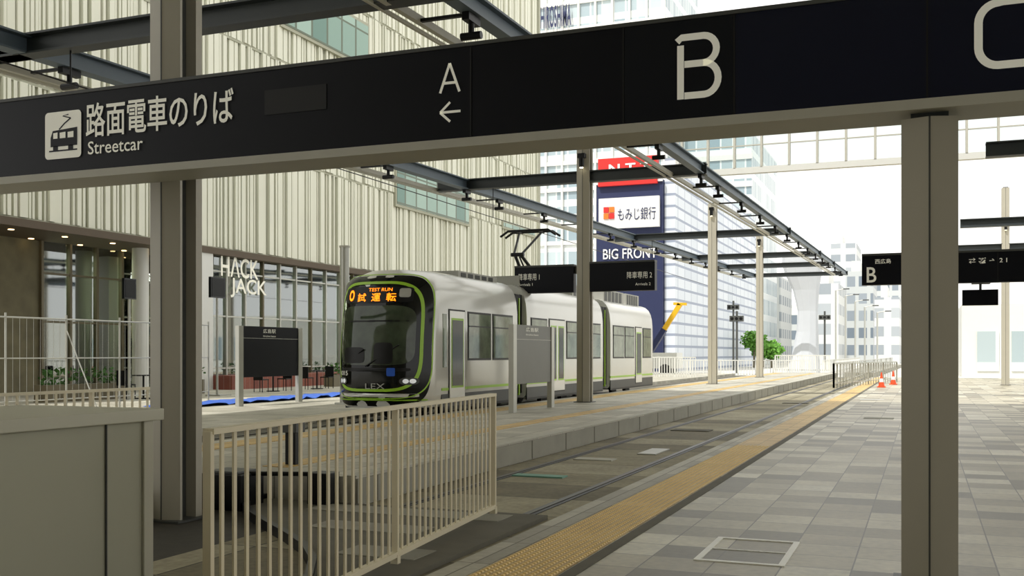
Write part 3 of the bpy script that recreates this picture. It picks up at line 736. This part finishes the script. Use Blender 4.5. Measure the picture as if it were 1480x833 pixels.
rail(pZ(1205,561,0),pZ(1296,552,0),1.15,24,'bridge_railing'); rail(pZ(1205,561,0),pZ(1290,530,0),1.15,40,'bridge_railing')
b=MB()
b.poly([(-5.2,76),(-3.2,76),(-2.5,140),(-6.5,140)],-.06,.3,m_conc); 
b.build('bridge_ramp')
rail((-6.8,78),(-7.7,140),1.2,60,'bridge_railing',-.06,m_white)
def cone(u,v):
    X,Y=pZ(u,v,0); b=MB(); b.box(X-.2,X+.2,Y-.2,Y+.2,0,.04,m_cone)
    zs=[.04,.25,.42,.55,.72]; rs=[.15,.108,.075,.05,.025]
    for i in range(4): b.cyl((X,Y,zs[i]),(X,Y,zs[i+1]),rs[i],m_cone if i!=1 else m_bill,14,rs[i+1])
    b.build('traffic_cone')
for u,v in ((1274,560),(1291,556)): cone(u,v)
def tree(X,Y,h,r):
    b=MB(); b.cyl((X,Y,-.06),(X,Y,h*.6),.15,m_mull,8,.08)
    for i in range(600):
        d=Vector((random.gauss(0,1),random.gauss(0,1),random.gauss(0,1))).normalized()*r*random.uniform(.4,1)
        d.x*=1.3; p_=Vector((X,Y,h*.7))+d; a=Vector((random.uniform(-1,1),random.uniform(-1,1),random.uniform(-1,1))).normalized()*.22; q=a.orthogonal().normalized()*.16
        b.quad([p_-a,p_-q,p_+a,p_+q],m_leafs)
    b.build('street_tree')
for u,Y,h,r in ((1090,128,4.6,1.3),(1115,126,3.0,1.2),(1103,132,3.0,1.2)):
    tree(pY(u,0,Y)[0],Y,h,r)
def pole(u,Y,vt,name='traffic_signal'):
    X,z=pY(u,vt,Y); b=MB(); b.cyl((X,Y,-.06),(X,Y,z),.1,m_steel2,8); b.box(X-.6,X+.6,Y-.2,Y,z-.9,z-.4,m_steel2)
    for i in (-.38,0,.38): b.cyl((X+i,Y-.22,z-.65),(X+i,Y-.2,z-.65),.14,m_black,10)
    b.build(name)
pole(1060,105,435); pole(1192,112,450); pole(1065,90,450)
for i,u in enumerate((1208,1222,1236,1250,1268)):
    X,z=pY(u,420+8*i,150); b=MB(); b.cyl((X,150,-.06),(X,150,z),.12,m_pipe,8); b.cyl((X,150,z),(X+1.2,150,z+.2),.06,m_pipe,6); b.box(X+1,X+1.8,149.9,150.1,z+.1,z+.25,m_steel2); b.build('street_lamp')
# ------------------------------------------------------------ light, camera
w=bpy.data.worlds.new('World'); bpy.context.scene.world=w; w.use_nodes=True
bg=w.node_tree.nodes['Background']; bg.inputs[0].default_value=(1,.992,.955,1); bg.inputs[1].default_value=1.4
sn=bpy.data.lights.new('sun','SUN'); sn.energy=3.6; sn.angle=.01; sn.color=(1,.97,.92)
so=bpy.data.objects.new('sun',sn); bpy.context.scene.collection.objects.link(so)
so.rotation_euler=Vector((.25,.62,-.95)).to_track_quat('-Z','Y').to_euler()
cam=bpy.data.cameras.new('camera'); co=bpy.data.objects.new('camera',cam); bpy.context.scene.collection.objects.link(co)
co.location=(0,0,H); co.rotation_euler=(math.pi/2,0,th); cam.sensor_width=36; cam.lens=FO/1480*36; cam.shift_y=(VH-416.5)/1480; cam.clip_end=1000
bpy.context.scene.camera=co
bpy.context.scene.view_settings.view_transform='Standard'
